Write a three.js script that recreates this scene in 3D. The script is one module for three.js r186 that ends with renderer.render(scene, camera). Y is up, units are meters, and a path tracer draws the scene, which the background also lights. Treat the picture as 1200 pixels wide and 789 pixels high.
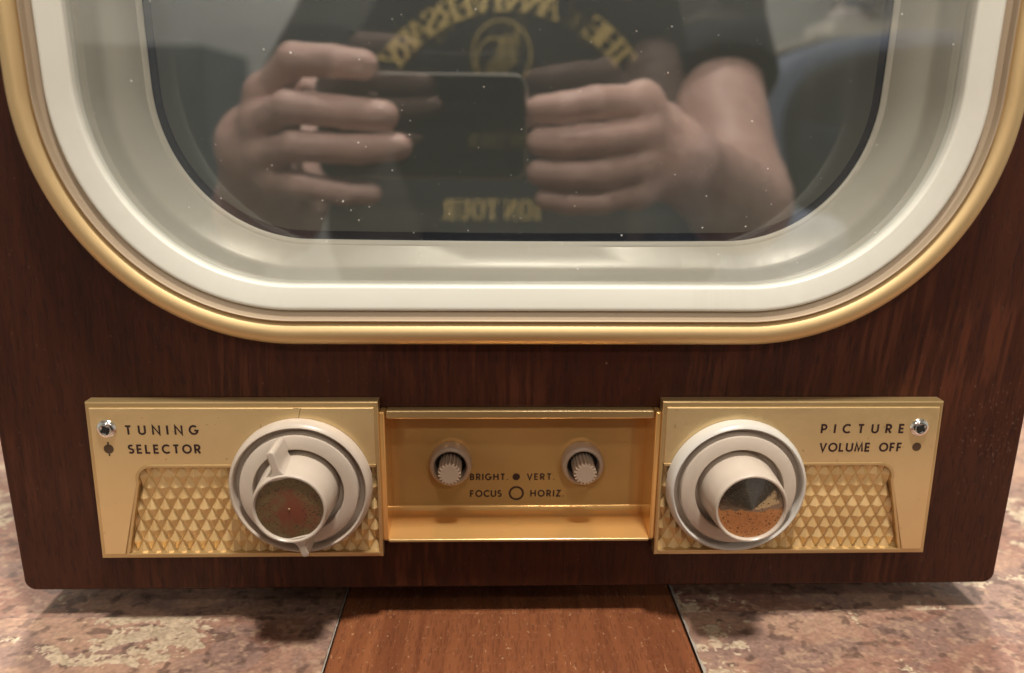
import * as THREE from 'three';
import { RoundedBoxGeometry } from 'three/addons/geometries/RoundedBoxGeometry.js';
import { mergeGeometries, mergeVertices, toCreasedNormals } from 'three/addons/utils/BufferGeometryUtils.js';
import { MarchingCubes } from 'three/addons/objects/MarchingCubes.js';
import { FontLoader } from 'three/addons/loaders/FontLoader.js';
import { RectAreaLightUniformsLib } from 'three/addons/lights/RectAreaLightUniformsLib.js';

// ------------------------------------------------------------------ camera, lamps, exposure
const scene = new THREE.Scene();
scene.background = new THREE.Color(0x000000);
const camera = new THREE.PerspectiveCamera(2 * Math.atan(394.5 / 900) * 180 / Math.PI, 1024 / 673, 0.004, 20);
camera.rotation.order = 'YXZ';
camera.focus = 0.302; camera.userData.fStop = 5.4;
camera.position.set(-0.01235, 0.18516, 0.285);
camera.rotation.set(-14.955 * Math.PI / 180, -1.753 * Math.PI / 180, 0.542 * Math.PI / 180);
const renderer = new THREE.WebGLRenderer({ antialias: true });
renderer.setSize(1024, 673);
renderer.toneMapping = THREE.LinearToneMapping;
renderer.toneMappingExposure = 0.86;
renderer.shadowMap.enabled = true;
RectAreaLightUniformsLib.init();

const CEIL = 1.62, FLOOR = -0.613, TABLE = -0.013;
// recessed ceiling downlights: [x, z, side, intensity]
const LAMPS = [
  [0.10, 0.33, 0.16, 440],
  [-0.45, -0.70, 0.16, 370],
  [0.55, -0.70, 0.16, 370],
  [0.18, 1.45, 0.16, 90],
  [-0.75, 2.45, 0.16, 300],
  [0.75, 2.45, 0.16, 220],
];

// ------------------------------------------------------------------ helpers
function rng(seed) { let s = seed >>> 0; return () => { s = (s + 0x6D2B79F5) | 0; let t = Math.imul(s ^ (s >>> 15), 1 | s); t = (t + Math.imul(t ^ (t >>> 7), 61 | t)) ^ t; return ((t ^ (t >>> 14)) >>> 0) / 4294967296; }; }
function hash2(x, y, s) { let h = Math.imul(x, 374761393) + Math.imul(y, 668265263) + Math.imul(s, 1274126177); h = Math.imul(h ^ (h >>> 13), 1274126177); return ((h ^ (h >>> 16)) >>> 0) / 4294967296; }
function vnoise(x, y, s) {
  const xi = Math.floor(x), yi = Math.floor(y); let fx = x - xi, fy = y - yi;
  fx = fx * fx * (3 - 2 * fx); fy = fy * fy * (3 - 2 * fy);
  const a = hash2(xi, yi, s), b = hash2(xi + 1, yi, s), c = hash2(xi, yi + 1, s), d = hash2(xi + 1, yi + 1, s);
  return a + (b - a) * fx + (c - a) * fy + (a - b - c + d) * fx * fy;
}
function fbm(x, y, s, o = 4) { let v = 0, a = 0.5, t = 0; for (let i = 0; i < o; i++) { v += a * vnoise(x, y, s + i * 17); t += a; a *= 0.5; x *= 2.03; y *= 2.03; } return v / t; }
const clamp = (x, a = 0, b = 1) => Math.min(b, Math.max(a, x));
const sstep = (a, b, x) => { const t = clamp((x - a) / (b - a)); return t * t * (3 - 2 * t); };
const mix3 = (a, b, t) => [a[0] + (b[0] - a[0]) * t, a[1] + (b[1] - a[1]) * t, a[2] + (b[2] - a[2]) * t];
const enc = (c) => Math.round(255 * clamp(c <= 0.0031308 ? c * 12.92 : 1.055 * Math.pow(c, 1 / 2.4) - 0.055));
// fn(u metres, v metres) -> { c: linear rgb, r: roughness, h: height 0..1 }
function surfaceMaps(w, h, mw, mh, fn, u0 = 0, v0 = 0) {
  const col = new Uint8Array(w * h * 4), rgh = new Uint8Array(w * h * 4), hgt = new Uint8Array(w * h * 4);
  for (let j = 0, k = 0; j < h; j++) for (let i = 0; i < w; i++, k += 4) {
    const o = fn(u0 + (i + 0.5) / w * mw, v0 + (j + 0.5) / h * mh);
    col[k] = enc(o.c[0]); col[k + 1] = enc(o.c[1]); col[k + 2] = enc(o.c[2]); col[k + 3] = 255;
    const r = Math.round(255 * clamp(o.r)), g = Math.round(255 * clamp(o.h));
    rgh[k] = rgh[k + 1] = rgh[k + 2] = r; rgh[k + 3] = 255; hgt[k] = hgt[k + 1] = hgt[k + 2] = g; hgt[k + 3] = 255;
  }
  const mk = (d, srgb) => {
    const t = new THREE.DataTexture(d, w, h, THREE.RGBAFormat); t.wrapS = t.wrapT = THREE.RepeatWrapping;
    t.magFilter = THREE.LinearFilter; t.minFilter = THREE.LinearMipmapLinearFilter; t.generateMipmaps = true;
    if (srgb) t.colorSpace = THREE.SRGBColorSpace;
    t.repeat.set(1 / mw, 1 / mh); t.offset.set(-u0 / mw, -v0 / mh); t.needsUpdate = true; return t;
  };
  return { map: mk(col, true), roughnessMap: mk(rgh), bumpMap: mk(hgt) };
}
const L = (r, g, b) => new THREE.Color().setRGB(r, g, b);
const std = (o) => new THREE.MeshPhysicalMaterial(o);
function mesh(name, geo, mat, parent, label) {
  const m = new THREE.Mesh(geo, mat); m.name = name; m.castShadow = m.receiveShadow = true;
  if (label) m.userData.label = label;
  (parent || scene).add(m); return m;
}
function thing(name, label, category, kind, parent = scene) {
  const g = new THREE.Group(); g.name = name; g.userData = { label, category };
  if (kind) g.userData.kind = kind; parent.add(g); return g;
}
function extrude(shape, z0, z1, bevel = 0, seg = 3, curve = 24) {
  const g = new THREE.ExtrudeGeometry(shape, { depth: z1 - z0 - 2 * bevel, bevelEnabled: bevel > 0, bevelThickness: bevel, bevelSize: bevel, bevelOffset: -bevel, bevelSegments: seg, curveSegments: curve });
  g.translate(0, 0, z0 + bevel); return g;
}
const box = (x0, x1, y0, y1, z0, z1, r = 0) => {
  const g = r ? new RoundedBoxGeometry(x1 - x0, y1 - y0, z1 - z0, 3, r) : new THREE.BoxGeometry(x1 - x0, y1 - y0, z1 - z0);
  g.translate((x0 + x1) / 2, (y0 + y1) / 2, (z0 + z1) / 2); return g;
};
function roundRectPts(x0, x1, y0, y1, r, n = 10) {
  const pts = []; const cs = [[x1 - r, y0 + r, -90], [x1 - r, y1 - r, 0], [x0 + r, y1 - r, 90], [x0 + r, y0 + r, 180]];
  for (const [cx, cy, a] of cs) for (let i = 0; i <= n; i++) { const t = (a + 90 * i / n) * Math.PI / 180; pts.push(new THREE.Vector2(cx + r * Math.cos(t), cy + r * Math.sin(t))); }
  return pts;
}
const mm = 0.001;


// ------------------------------------------------------------------ room shell
const wallMat = std({ color: L(0.50, 0.51, 0.50), roughness: 0.9 });
const ceilMat = std({ color: L(0.62, 0.61, 0.58), roughness: 0.95 });
const floorMat = std({ ...surfaceMaps(512, 512, 2, 2, (u, v) => {
  const n = fbm(u * 9, v * 9, 3), f = fbm(u * 70, v * 70, 9, 3);
  return { c: mix3([0.20, 0.15, 0.11], [0.30, 0.24, 0.19], n * 0.7 + f * 0.3), r: 0.6, h: f };
}), bumpScale: 0.0006 });
function structure(name, geo, mat) { const m = mesh(name, geo, mat); m.userData = { kind: 'structure' }; return m; }
structure('floor', box(-2.2, 2.2, FLOOR - 0.1, FLOOR, -1.3, 3.0), floorMat);
structure('ceiling', box(-2.2, 2.2, CEIL, CEIL + 0.1, -1.3, 3.0), ceilMat);
structure('wall_behind_camera', box(-2.1, 2.1, FLOOR, CEIL, 2.9, 3.0), wallMat);
structure('wall_behind_television', box(-2.1, 2.1, FLOOR, CEIL, -1.3, -1.2), wallMat);
structure('wall_left', box(-2.2, -2.1, FLOOR, CEIL, -1.3, 3.0), wallMat);
structure('wall_right', box(2.1, 2.2, FLOOR, CEIL, -1.3, 3.0), wallMat);

const glowMat = std({ color: L(0.8, 0.8, 0.8), emissive: new THREE.Color(1, 0.9, 0.76), emissiveIntensity: 6, roughness: 0.6 });
const trimMat = std({ color: L(0.8, 0.8, 0.78), roughness: 0.5 });
const lampWords = ['straight above the television', 'behind the television, on the side of its selector knob', 'behind the television, on the side of its volume knob', 'straight above the person', 'by the wall above the grey door', 'by the wall above the tan cupboard'];
LAMPS.forEach(([x, z, s, I], i) => {
  const g = thing('ceiling_light' + (i ? '_00' + i : ''), 'round recessed ceiling light ' + lampWords[i], 'ceiling light');
  g.position.set(x, CEIL, z); g.userData.group = 'recessed ceiling lights';
  const ring = new THREE.TorusGeometry(s * 0.62, 0.012, 10, 48); ring.rotateX(Math.PI / 2);
  mesh('trim_ring', ring, trimMat, g);
  const disc = new THREE.CylinderGeometry(s * 0.6, s * 0.6, 0.006, 40); disc.translate(0, -0.004, 0);
  mesh('lamp_lens', disc, glowMat, g);
  const l = new THREE.RectAreaLight(new THREE.Color(1.0, 0.935, 0.84), I, s, s);
  l.name = 'ceiling_lamp_glow'; l.position.set(x, CEIL - 0.012, z); l.rotation.set(-Math.PI / 2, 0, 0); scene.add(l);
});

// ------------------------------------------------------------------ table the set stands on
const stone = (seed) => (u, v) => {
  const wx = fbm(u * 14, v * 14, seed + 50, 2) - 0.5, wy = fbm(u * 14 + 9, v * 14, seed + 60, 2) - 0.5;
  const a = fbm(u * 14 + wx * 2.2, v * 18 + wy * 2.2, seed, 3), b = fbm(u * 60 + wx * 3, v * 80, seed + 7, 3), f = fbm(u * 900, v * 900, seed + 11, 2), f2 = fbm(u * 330, v * 400, seed + 13, 3);
  let c = mix3([0.24, 0.120, 0.086], [0.38, 0.23, 0.160], sstep(0.35, 0.65, a));
  c = mix3(c, [0.23, 0.145, 0.118], sstep(0.46, 0.64, b) * 0.75);
  c = mix3(c, [0.40, 0.26, 0.175], sstep(0.52, 0.70, f2) * 0.62);
  c = mix3(c, [0.085, 0.048, 0.037], sstep(0.58, 0.74, fbm(u * 210 + 4, v * 250, seed + 23, 3)) * 0.65);
  const m = fbm(u * 30 + wx * 3.2 + 3, v * 52 + wy * 3.2, seed + 31, 5) + (f2 - 0.5) * 0.30 + (f - 0.5) * 0.12;
  const cream = sstep(0.648, 0.668, m);
  c = mix3(c, mix3([0.36, 0.27, 0.175], [0.60, 0.49, 0.35], f * 0.5 + f2 * 0.5), cream * 0.8);
  const k = 0.70 + 0.60 * f; c = [c[0] * k, c[1] * k, c[2] * k];
  return { c, r: 0.40 + 0.25 * f - 0.05 * cream, h: 0.30 + 0.4 * f2 + 0.2 * b + 0.22 * cream };
};
const stoneMat = std({ ...surfaceMaps(1344, 1344, 0.55, 0.55, stone(5)), bumpScale: 0.0009, roughness: 1 });
const stripMat = std({ ...surfaceMaps(512, 900, 0.15, 0.4, (u, v) => {
  const w = fbm(u * 12, v * 3, 201, 3), g = fbm(u * 260 + w * 9, v * 9, 203, 4), g2 = fbm(u * 60 + w * 6, v * 2.5, 207, 3), p = fbm(u * 2600, v * 210, 211, 2), q = fbm(u * 1100, v * 700, 219, 2);
  let c = mix3([0.125, 0.036, 0.014], [0.30, 0.105, 0.040], clamp(g2 * 0.6 + g * 0.8 - 0.2));
  c = mix3(c, [0.11, 0.033, 0.013], sstep(0.55, 0.85, p) * 0.42);
  c = mix3(c, [0.50, 0.27, 0.14], sstep(0.80, 0.88, q) * 0.7);
  return { c, r: 0.34 + 0.2 * p, h: 0.5 + 0.4 * g - 0.5 * sstep(0.6, 0.75, p) + 0.3 * sstep(0.78, 0.86, q) };
}), bumpScale: 0.0006, roughness: 1 });
const table = thing('table', 'table topped with mottled stone slabs and a reddish wood strip under the television', 'table');
table.position.set(0, FLOOR, 0);
{
  const T0 = TABLE - FLOOR, zf = 0.17, zb = -0.62, slab = 0.02;
  const darkWood = std({ color: L(0.05, 0.025, 0.015), roughness: 0.6 });
  mesh('table_base', box(-0.66, 0.66, 0.0, T0 - slab - 0.001, zb + 0.02, zf - 0.02), darkWood, table);
  const top = (x0, x1, mat, name) => {
    const g = box(x0, x1, T0 - slab, T0, zb, zf, 0.0012); const p = g.attributes.position, n = g.attributes.normal, uv = g.attributes.uv;
    for (let i = 0; i < p.count; i++) uv.setXY(i, p.getX(i) + (Math.abs(n.getX(i)) > 0.7 ? p.getY(i) : 0), -p.getZ(i) + (Math.abs(n.getZ(i)) > 0.7 ? p.getY(i) : 0));
    return mesh(name, g, mat, table);
  };
  const tl = top(-0.68, -0.0753, stoneMat, 'stone_slab'); const st = top(-0.0749, 0.0688, stripMat, 'wood_strip'); const tr = top(0.0695, 0.68, stoneMat, 'stone_slab');
  // the broken pale edges of the slabs along the joints
  const r = rng(77), pale = std({ color: L(0.36, 0.32, 0.27), roughness: 0.9 });
  for (const [host, xe, s, wmax] of [[tl, -0.0753, -1, 0.0004], [tr, 0.0695, 1, 0.0016]]) {
    const sh = new THREE.Shape(); const n = 150; const pts = [];
    for (let i = 0; i <= n; i++) { const z = 0.17 - i * 0.0016; pts.push([xe + s * (0.0001 + wmax * Math.pow(vnoise(z * 260, 1, 5), 1.6) * (0.35 + 0.65 * r())), -z]); }
    sh.moveTo(xe - s * 0.0002, -0.17); for (const [x, y] of pts) sh.lineTo(x, y); sh.lineTo(xe - s * 0.0002, pts[n][1]);
    const g = extrude(sh, 0, 0.0006); g.rotateX(-Math.PI / 2); g.translate(0, T0 - 0.00045, 0);
    mesh('chipped_edge', g, pale, host);
  }
}

// ------------------------------------------------------------------ the television
const tv = thing('television', 'vintage table television with dark mahogany cabinet, cream and gold screen surround and gold control panels', 'television');
const TV0 = new THREE.Group(); // measured from the lower front edge of the cabinet; the group's base stands on the table
tv.position.set(0, TABLE, 0);
const UP = -TABLE; // everything below is given from the cabinet's lower edge, so lift it by the foot height
const part = (name, geo, mat, parent = tv, label) => { if (parent === tv) geo.translate(0, UP, 0); return mesh(name, geo, mat, parent, label); };
const sub = (name, geo, mat, parent, label) => { geo.translate(0, UP, 0); return mesh(name, geo, mat, parent, label); };

const scuffs = (() => { const r = rng(401), a = []; for (let i = 0; i < 60; i++) a.push([r() * 0.45, r() * 0.45, 0.0002 + r() * 0.0004, r()]); for (let i = 0; i < 130; i++) { const q = r(); a.push([0.395 + 0.032 * Math.sqrt(q), 0.035 + 0.06 * (r() + r()) / 2, 0.00012 + r() * 0.00035, 0.12 + 0.3 * r()]); } return a; })();
const mahogany = surfaceMaps(1536, 832, 0.45, 0.45, (u, v) => {
  const w = fbm(u * 9, v * 3, 301, 2), band = fbm(u * 34 + w * 3, v * 9, 305, 4), g = fbm(u * 620 + w * 14, v * 46, 309, 3), fl = fbm(u * 26, v * 18, 331, 3);
  const pore = fbm(u * 1500, v * 230, 313, 2), q = fbm(u * 900, v * 800, 317, 2);
  let c = mix3([0.022, 0.0050, 0.0022], [0.076, 0.0195, 0.0074], clamp(band * 0.42 + g * 0.6 - 0.06));
  c = mix3(c, [0.012, 0.004, 0.003], sstep(0.55, 0.85, pore) * 0.5);
  c = mix3(c, [0.135, 0.040, 0.016], sstep(0.5, 0.8, fl) * sstep(0.45, 0.7, g) * 0.35);
  c = mix3(c, [0.17, 0.09, 0.055], sstep(0.87, 0.92, q) * 0.4);
  for (const [x, y, r, k] of scuffs) { if (Math.abs(u + 0.225 - x) > 0.001 || Math.abs(v - y) > 0.001) continue; const d = Math.hypot(u + 0.225 - x, (v - y) * 0.8); if (d < r) c = mix3(c, [0.24, 0.15, 0.11], 0.6 * k); }
  return { c, r: 0.44 + 0.2 * pore + 0.1 * (fl - 0.5), h: 0.6 + 0.25 * g - 0.5 * sstep(0.5, 0.78, pore) };
}, -0.225, 0);
const woodMat = std({ ...mahogany, bumpScale: 0.0002, roughness: 1, specularIntensity: 0.45, clearcoat: 0.12, clearcoatRoughness: 0.18 });

// family of rounded rectangles round the screen: r is the corner radius, all with the same corner centres
const CX = 0.084, CY0 = 0.200, CY1 = 0.276;
function screenPts(r, n = 26) {
  const pts = [], side = 8; const corner = [[CX, CY0, -90], [CX, CY1, 0], [-CX, CY1, 90], [-CX, CY0, 180]];
  corner.forEach(([cx, cy, a], q) => {
    for (let i = 0; i <= n; i++) { const t = (a + 90 * i / n) * Math.PI / 180; pts.push([cx + r * Math.cos(t), cy + r * Math.sin(t)]); }
    const [nx, ny, na] = corner[(q + 1) % 4]; const A = pts[pts.length - 1], t = na * Math.PI / 180, B = [nx + r * Math.cos(t), ny + r * Math.sin(t)];
    for (let i = 1; i < side; i++) pts.push([A[0] + (B[0] - A[0]) * i / side, A[1] + (B[1] - A[1]) * i / side]);
  });
  return pts;
}
function screenShape(r) { return new THREE.Shape(screenPts(r, 40).map(([x, y]) => new THREE.Vector2(x, y))); }
// profile: [[r, z or function(x, y)], ...] swept round the screen; creases where the profile turns sharply
function sweep(profile, crease = 0.6) {
  const P = profile.map(([r]) => screenPts(r, 36)), N = P[0].length, M = profile.length, pos = [], nor = [], uv = [], idx = [];
  const Z = (j, i) => { const z = profile[j][1]; return typeof z === 'function' ? z(P[j][i][0], P[j][i][1]) : z; };
  const far = screenPts(10, 36), dir = P[0].map(([x, y], i) => { const dx = far[i][0] - x, dy = far[i][1] - y, l = Math.hypot(dx, dy); return [dx / l, dy / l]; });
  // on the straight runs the outward direction is the side's own
  for (let i = 0; i < N; i++) { const [x, y] = P[0][i]; if (Math.abs(x) < CX - 1e-6) dir[i] = [0, Math.sign(y - 0.238)]; else if (y > CY0 + 1e-6 && y < CY1 - 1e-6) dir[i] = [Math.sign(x), 0]; }
  const seg = (j, i) => { const dr = profile[j + 1][0] - profile[j][0], dz = Z(j + 1, i) - Z(j, i), l = Math.hypot(dr, dz) || 1; return [-dz / l, dr / l]; };
  for (let j = 0; j + 1 < M; j++) for (const e of [0, 1]) for (let i = 0; i < N; i++) {
    const n = seg(j, i), k = e ? j + 1 : j - 1; let m = n;
    if (k >= 0 && k + 1 < M) { const o = seg(k, i); if (n[0] * o[0] + n[1] * o[1] > Math.cos(crease)) { const l = Math.hypot(n[0] + o[0], n[1] + o[1]); m = [(n[0] + o[0]) / l, (n[1] + o[1]) / l]; } }
    pos.push(P[j + e][i][0], P[j + e][i][1], Z(j + e, i)); nor.push(m[0] * dir[i][0], m[0] * dir[i][1], m[1]); uv.push(i / N, profile[j + e][0]);
  }
  for (let j = 0; j + 1 < M; j++) for (let i = 0; i < N; i++) { const a = 2 * j * N + i, b = 2 * j * N + (i + 1) % N, c = a + N, d = b + N; idx.push(a, c, b, b, c, d); }
  const g = new THREE.BufferGeometry(); g.setAttribute('position', new THREE.Float32BufferAttribute(pos, 3)); g.setAttribute('normal', new THREE.Float32BufferAttribute(nor, 3)); g.setAttribute('uv', new THREE.Float32BufferAttribute(uv, 2)); g.setIndex(idx); return g;
}
function arcProfile(cr, cz, rr, rz, a0, a1, n) { const o = []; for (let i = 0; i <= n; i++) { const t = (a0 + (a1 - a0) * i / n) * Math.PI / 180; o.push([cr + rr * Math.cos(t), cz + rz * Math.sin(t)]); } return o; }
const tubeZ = (x, y) => -0.0142 - (x * x + (y - 0.238) * (y - 0.238)) / (2 * 0.9);

{ // cabinet: front board with its two openings, shell, back
  const W = 0.2038, H = 0.43;
  const front = new THREE.Shape(roundRectPts(-W, W, 0, H, 0.0045));
  front.holes.push(new THREE.Path(screenPts(0.0868).map(([x, y]) => new THREE.Vector2(x, y)).reverse()));
  front.holes.push(new THREE.Path([[-0.0556, 0.0232], [-0.0556, 0.0800], [0.0556, 0.0800], [0.0556, 0.0232]].map(([x, y]) => new THREE.Vector2(x, y))));
  const cab = part('cabinet', extrude(front, -0.012, 0, 0.0009, 3), woodMat);
  const shell = new THREE.Shape(roundRectPts(-W, W, 0, H, 0.0045)); shell.holes.push(new THREE.Path(roundRectPts(-W + 0.012, W - 0.012, 0.012, H - 0.012, 0.003).reverse()));
  sub('cabinet_shell', extrude(shell, -0.36, -0.0122), woodMat, cab);
  sub('back_board', extrude(new THREE.Shape(roundRectPts(-W + 0.001, W - 0.001, 0.001, H - 0.001, 0.004)), -0.366, -0.3602), std({ color: L(0.06, 0.04, 0.03), roughness: 0.9 }), cab);
  for (const [x, z] of [[-0.15, -0.05], [0.15, -0.05], [-0.15, -0.32], [0.15, -0.32]]) { const g = new THREE.CylinderGeometry(0.013, 0.011, -TABLE, 24); g.translate(x, TABLE / 2, z); part('rubber_foot', g, std({ color: L(0.012, 0.012, 0.012), roughness: 0.8 })); }
}
// screen surround
const speck = (seed, a, b, s) => surfaceMaps(512, 128, 1, 0.2, (u, v) => { const n = fbm(u * 260, v * 260, seed, 3), m = fbm(u * 30, v * 60, seed + 3, 3); return { c: mix3(a, b, n * 0.4 + m * 0.6), r: s + 0.15 * (n - 0.5), h: n }; });
const creamMat = std({ ...speck(531, [0.66, 0.65, 0.57], [0.73, 0.72, 0.645], 0.44), bumpScale: 0.00005, roughness: 1, clearcoat: 0.15, clearcoatRoughness: 0.25 });
const goldTrimMat = std({ color: L(0.68, 0.50, 0.26), metalness: 0.85, roughness: 0.52 });
const maskMat = std({ ...speck(511, [0.60, 0.56, 0.475], [0.67, 0.63, 0.54], 0.42), bumpScale: 0.00006, metalness: 0.12, roughness: 0.9 });
part('gold_trim', sweep([[0.0824, 0.0015], [0.0824, 0.0100], ...arcProfile(0.0873, 0.0070, 0.0047, 0.0048, 150, -20, 16), [0.0916, 0.0]], 0.7), goldTrimMat);
part('inner_trim', sweep([[0.0790, 0.002], [0.0790, 0.0072], [0.0797, 0.0078], [0.0813, 0.0088], [0.0819, 0.0109], [0.0823, 0.0112], [0.0826, 0.0107], [0.0827, 0.0015]], 0.5), std({ color: L(0.40, 0.31, 0.215), metalness: 0.25, roughness: 0.5 }));
part('screen_bezel', sweep([[0.0700, 0.000], [0.0700, 0.0066], ...arcProfile(0.0710, 0.0066, 0.0010, 0.0012, 180, 100, 5), [0.0740, 0.0085], [0.0772, 0.0094], ...arcProfile(0.0779, 0.0082, 0.0011, 0.0013, 90, 0, 5), [0.0790, 0.001]], 0.75), creamMat);
part('screen_mask', sweep([[0.0735, 0.0010], [0.0700, 0.0008], [0.0693, 0.0000], [0.0676, -0.0085], [0.0670, -0.0105], [0.0660, -0.0122], [0.0644, -0.0135], [0.0590, (x, y) => tubeZ(x, y) + 0.0016], [0.0578, (x, y) => tubeZ(x, y) + 0.0013], [0.0570, (x, y) => tubeZ(x, y) + 0.0006], [0.0569, (x, y) => tubeZ(x, y) - 0.002]], 0.6), maskMat);
{ // picture tube: blue-black glass bulb, with the grey phosphor coat as a sheet that ends short of the rim
  const face = (r, lift) => {
    const rings = 40, pos = [], nor = [], idx = [], out = screenPts(r), N = out.length;
    for (let j = 0; j <= rings; j++) for (let i = 0; i < N; i++) {
      const k = j / rings, x = out[i][0] * k, y = 0.238 + (out[i][1] - 0.238) * k; pos.push(x, y, tubeZ(x, y) + lift);
      const n = new THREE.Vector3(x / 0.9, (y - 0.238) / 0.9, 1).normalize(); nor.push(n.x, n.y, n.z);
    }
    for (let j = 0; j < rings; j++) for (let i = 0; i < N; i++) { const a = j * N + i, b = j * N + (i + 1) % N; idx.push(a, a + N, b, b, a + N, b + N); }
    const g = new THREE.BufferGeometry(); g.setAttribute('position', new THREE.Float32BufferAttribute(pos, 3)); g.setAttribute('normal', new THREE.Float32BufferAttribute(nor, 3)); g.setIndex(idx); return g;
  };
  const tube = part('picture_tube', face(0.0605, 0), std({ color: L(0.008, 0.013, 0.029), roughness: 0.03, ior: 1.75 }));
  sub('phosphor_screen', face(0.0536, 0.00025), std({ color: L(0.088, 0.096, 0.090), roughness: 0.03, ior: 1.75 }), tube);
}
{ // safety glass in front of the tube, with dust
  const glass = part('safety_glass', extrude(screenShape(0.0722), 0.0016, 0.0046), std({ color: L(0.98, 0.985, 0.98), transmission: 1, thickness: 0, roughness: 0.0, ior: 2.1, side: THREE.DoubleSide }));
  const r = rng(9), gs = []; const base = new THREE.IcosahedronGeometry(1, 0).toNonIndexed();
  for (let i = 0; i < 260; i++) {
    const s = 0.00006 + 0.00022 * Math.pow(r(), 4), g = base.clone(); g.scale(s * (1 + r()), s * (0.7 + r() * 0.6), s * 0.5); g.rotateZ(r() * 3.1);
    g.translate((r() - 0.5) * 0.30, 0.135 + r() * 0.11, 0.0047); gs.push(g);
  }
  const d = sub('dust_specks', mergeGeometries(gs), std({ color: L(0.8, 0.78, 0.74), roughness: 0.9 }), glass); d.userData.kind = 'stuff';
}

// ------------------------------------------------------------------ lettering: geometric capitals drawn as strokes
const A = (cx, cy, rx, ry, a0, a1, n = 14) => { const o = []; for (let i = 0; i <= n; i++) { const t = (a0 + (a1 - a0) * i / n) * Math.PI / 180; o.push([cx + rx * Math.cos(t), cy + ry * Math.sin(t)]); } return o; };
const GLYPH = {
  T: [0.62, [[0, 0.93], [0.62, 0.93]], [[0.31, 0.93], [0.31, 0]]], I: [0.0, [[0, 1], [0, 0]]], L: [0.46, [[0, 1], [0, 0.07], [0.46, 0.07]]],
  U: [0.66, [[0, 1], ...A(0.33, 0.33, 0.33, 0.27, 180, 360), [0.66, 1]]], N: [0.72, [[0, 0], [0, 0.97], [0.72, 0.03], [0.72, 1]]],
  G: [0.86, [...A(0.44, 0.5, 0.44, 0.44, 48, 350, 22), [0.50, 0.44]]], S: [0.5, [...A(0.25, 0.72, 0.23, 0.21, 35, 270, 12), ...A(0.25, 0.29, 0.25, 0.22, 90, -150, 12)]],
  E: [0.48, [[0.48, 0.93], [0, 0.93], [0, 0.07], [0.48, 0.07]], [[0, 0.5], [0.44, 0.5]]], C: [0.74, [...A(0.46, 0.5, 0.46, 0.44, 48, 312, 22)]],
  O: [0.9, [...A(0.45, 0.5, 0.45, 0.44, 90, 450, 30)]], R: [0.54, [[0, 0], [0, 0.93], [0.25, 0.93], ...A(0.27, 0.69, 0.24, 0.24, 90, -90, 10), [0, 0.45]], [[0.24, 0.45], [0.54, 0]]],
  P: [0.52, [[0, 0], [0, 0.93], [0.25, 0.93], ...A(0.26, 0.68, 0.25, 0.25, 90, -90, 10), [0, 0.43]]], V: [0.7, [[0, 1], [0.35, 0.02], [0.7, 1]]],
  M: [0.86, [[0, 0], [0.12, 0.98], [0.43, 0.1], [0.74, 0.98], [0.86, 0]]], F: [0.46, [[0.46, 0.93], [0, 0.93], [0, 0]], [[0, 0.48], [0.4, 0.48]]],
  B: [0.52, [[0, 0.5], [0.25, 0.5], ...A(0.27, 0.285, 0.24, 0.215, 90, -90, 10), [0, 0.07], [0, 0.93], [0.22, 0.93], ...A(0.24, 0.715, 0.21, 0.215, 90, -90, 10)]],
  H: [0.66, [[0, 1], [0, 0]], [[0.66, 1], [0.66, 0]], [[0, 0.52], [0.66, 0.52]]], Z: [0.58, [[0, 0.93], [0.54, 0.93], [0.02, 0.07], [0.6, 0.07]]], '.': [0.05, [[0, 0.02], [0, 0.14]]], ' ': [0.5],
};
function ribbon(pts, w, z) {
  const n = pts.length, pos = [], idx = []; let closed = n > 3 && Math.hypot(pts[0][0] - pts[n - 1][0], pts[0][1] - pts[n - 1][1]) < 1e-9;
  for (let i = 0; i < n; i++) {
    const a = pts[i > 0 ? i - 1 : closed ? n - 2 : 0], b = pts[i < n - 1 ? i + 1 : closed ? 1 : n - 1], p = pts[i];
    let d0 = [p[0] - a[0], p[1] - a[1]], d1 = [b[0] - p[0], b[1] - p[1]]; const l0 = Math.hypot(...d0), l1 = Math.hypot(...d1);
    if (l0 < 1e-12) d0 = d1.map((x) => x / l1); else d0 = d0.map((x) => x / l0); if (l1 < 1e-12) d1 = d0; else d1 = d1.map((x) => x / l1);
    let nx = -(d0[1] + d1[1]), ny = d0[0] + d1[0]; const l = Math.hypot(nx, ny) || 1; nx /= l; ny /= l;
    const k = w / 2 / Math.max(0.45, nx * -d0[1] + ny * d0[0]); pos.push(p[0] + nx * k, p[1] + ny * k, z, p[0] - nx * k, p[1] - ny * k, z);
    if (i) idx.push(2 * i - 2, 2 * i - 1, 2 * i, 2 * i, 2 * i - 1, 2 * i + 1);
  }
  const g = new THREE.BufferGeometry(); g.setAttribute('position', new THREE.Float32BufferAttribute(pos, 3)); g.setIndex(idx); g.computeVertexNormals(); return g;
}
function lettering(text, x0, x1, y, h, z, weight = 0.215) { // spread evenly from x0 to x1, baseline y
  const glyphs = [...text].map((c) => GLYPH[c]), w = weight * h, ink = glyphs.reduce((s, g) => s + g[0] * h * 0.92, 0), gap = (x1 - x0 - ink) / (glyphs.length - 1), out = []; let x = x0, k = 0;
  for (const g of glyphs) { for (const st of g.slice(1)) { out.push(ribbon(st.map(([a, b]) => [x + a * h * 0.92, y + b * h]), w, z + k * 4e-6)); k++; } x += g[0] * h * 0.92 + gap; }
  return mergeGeometries(out);
}
const ring2 = (x, y, r0, r1, z) => { const g = new THREE.RingGeometry(r0, r1, 40); g.deleteAttribute('uv'); g.translate(x, y, z); return g; };
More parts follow.
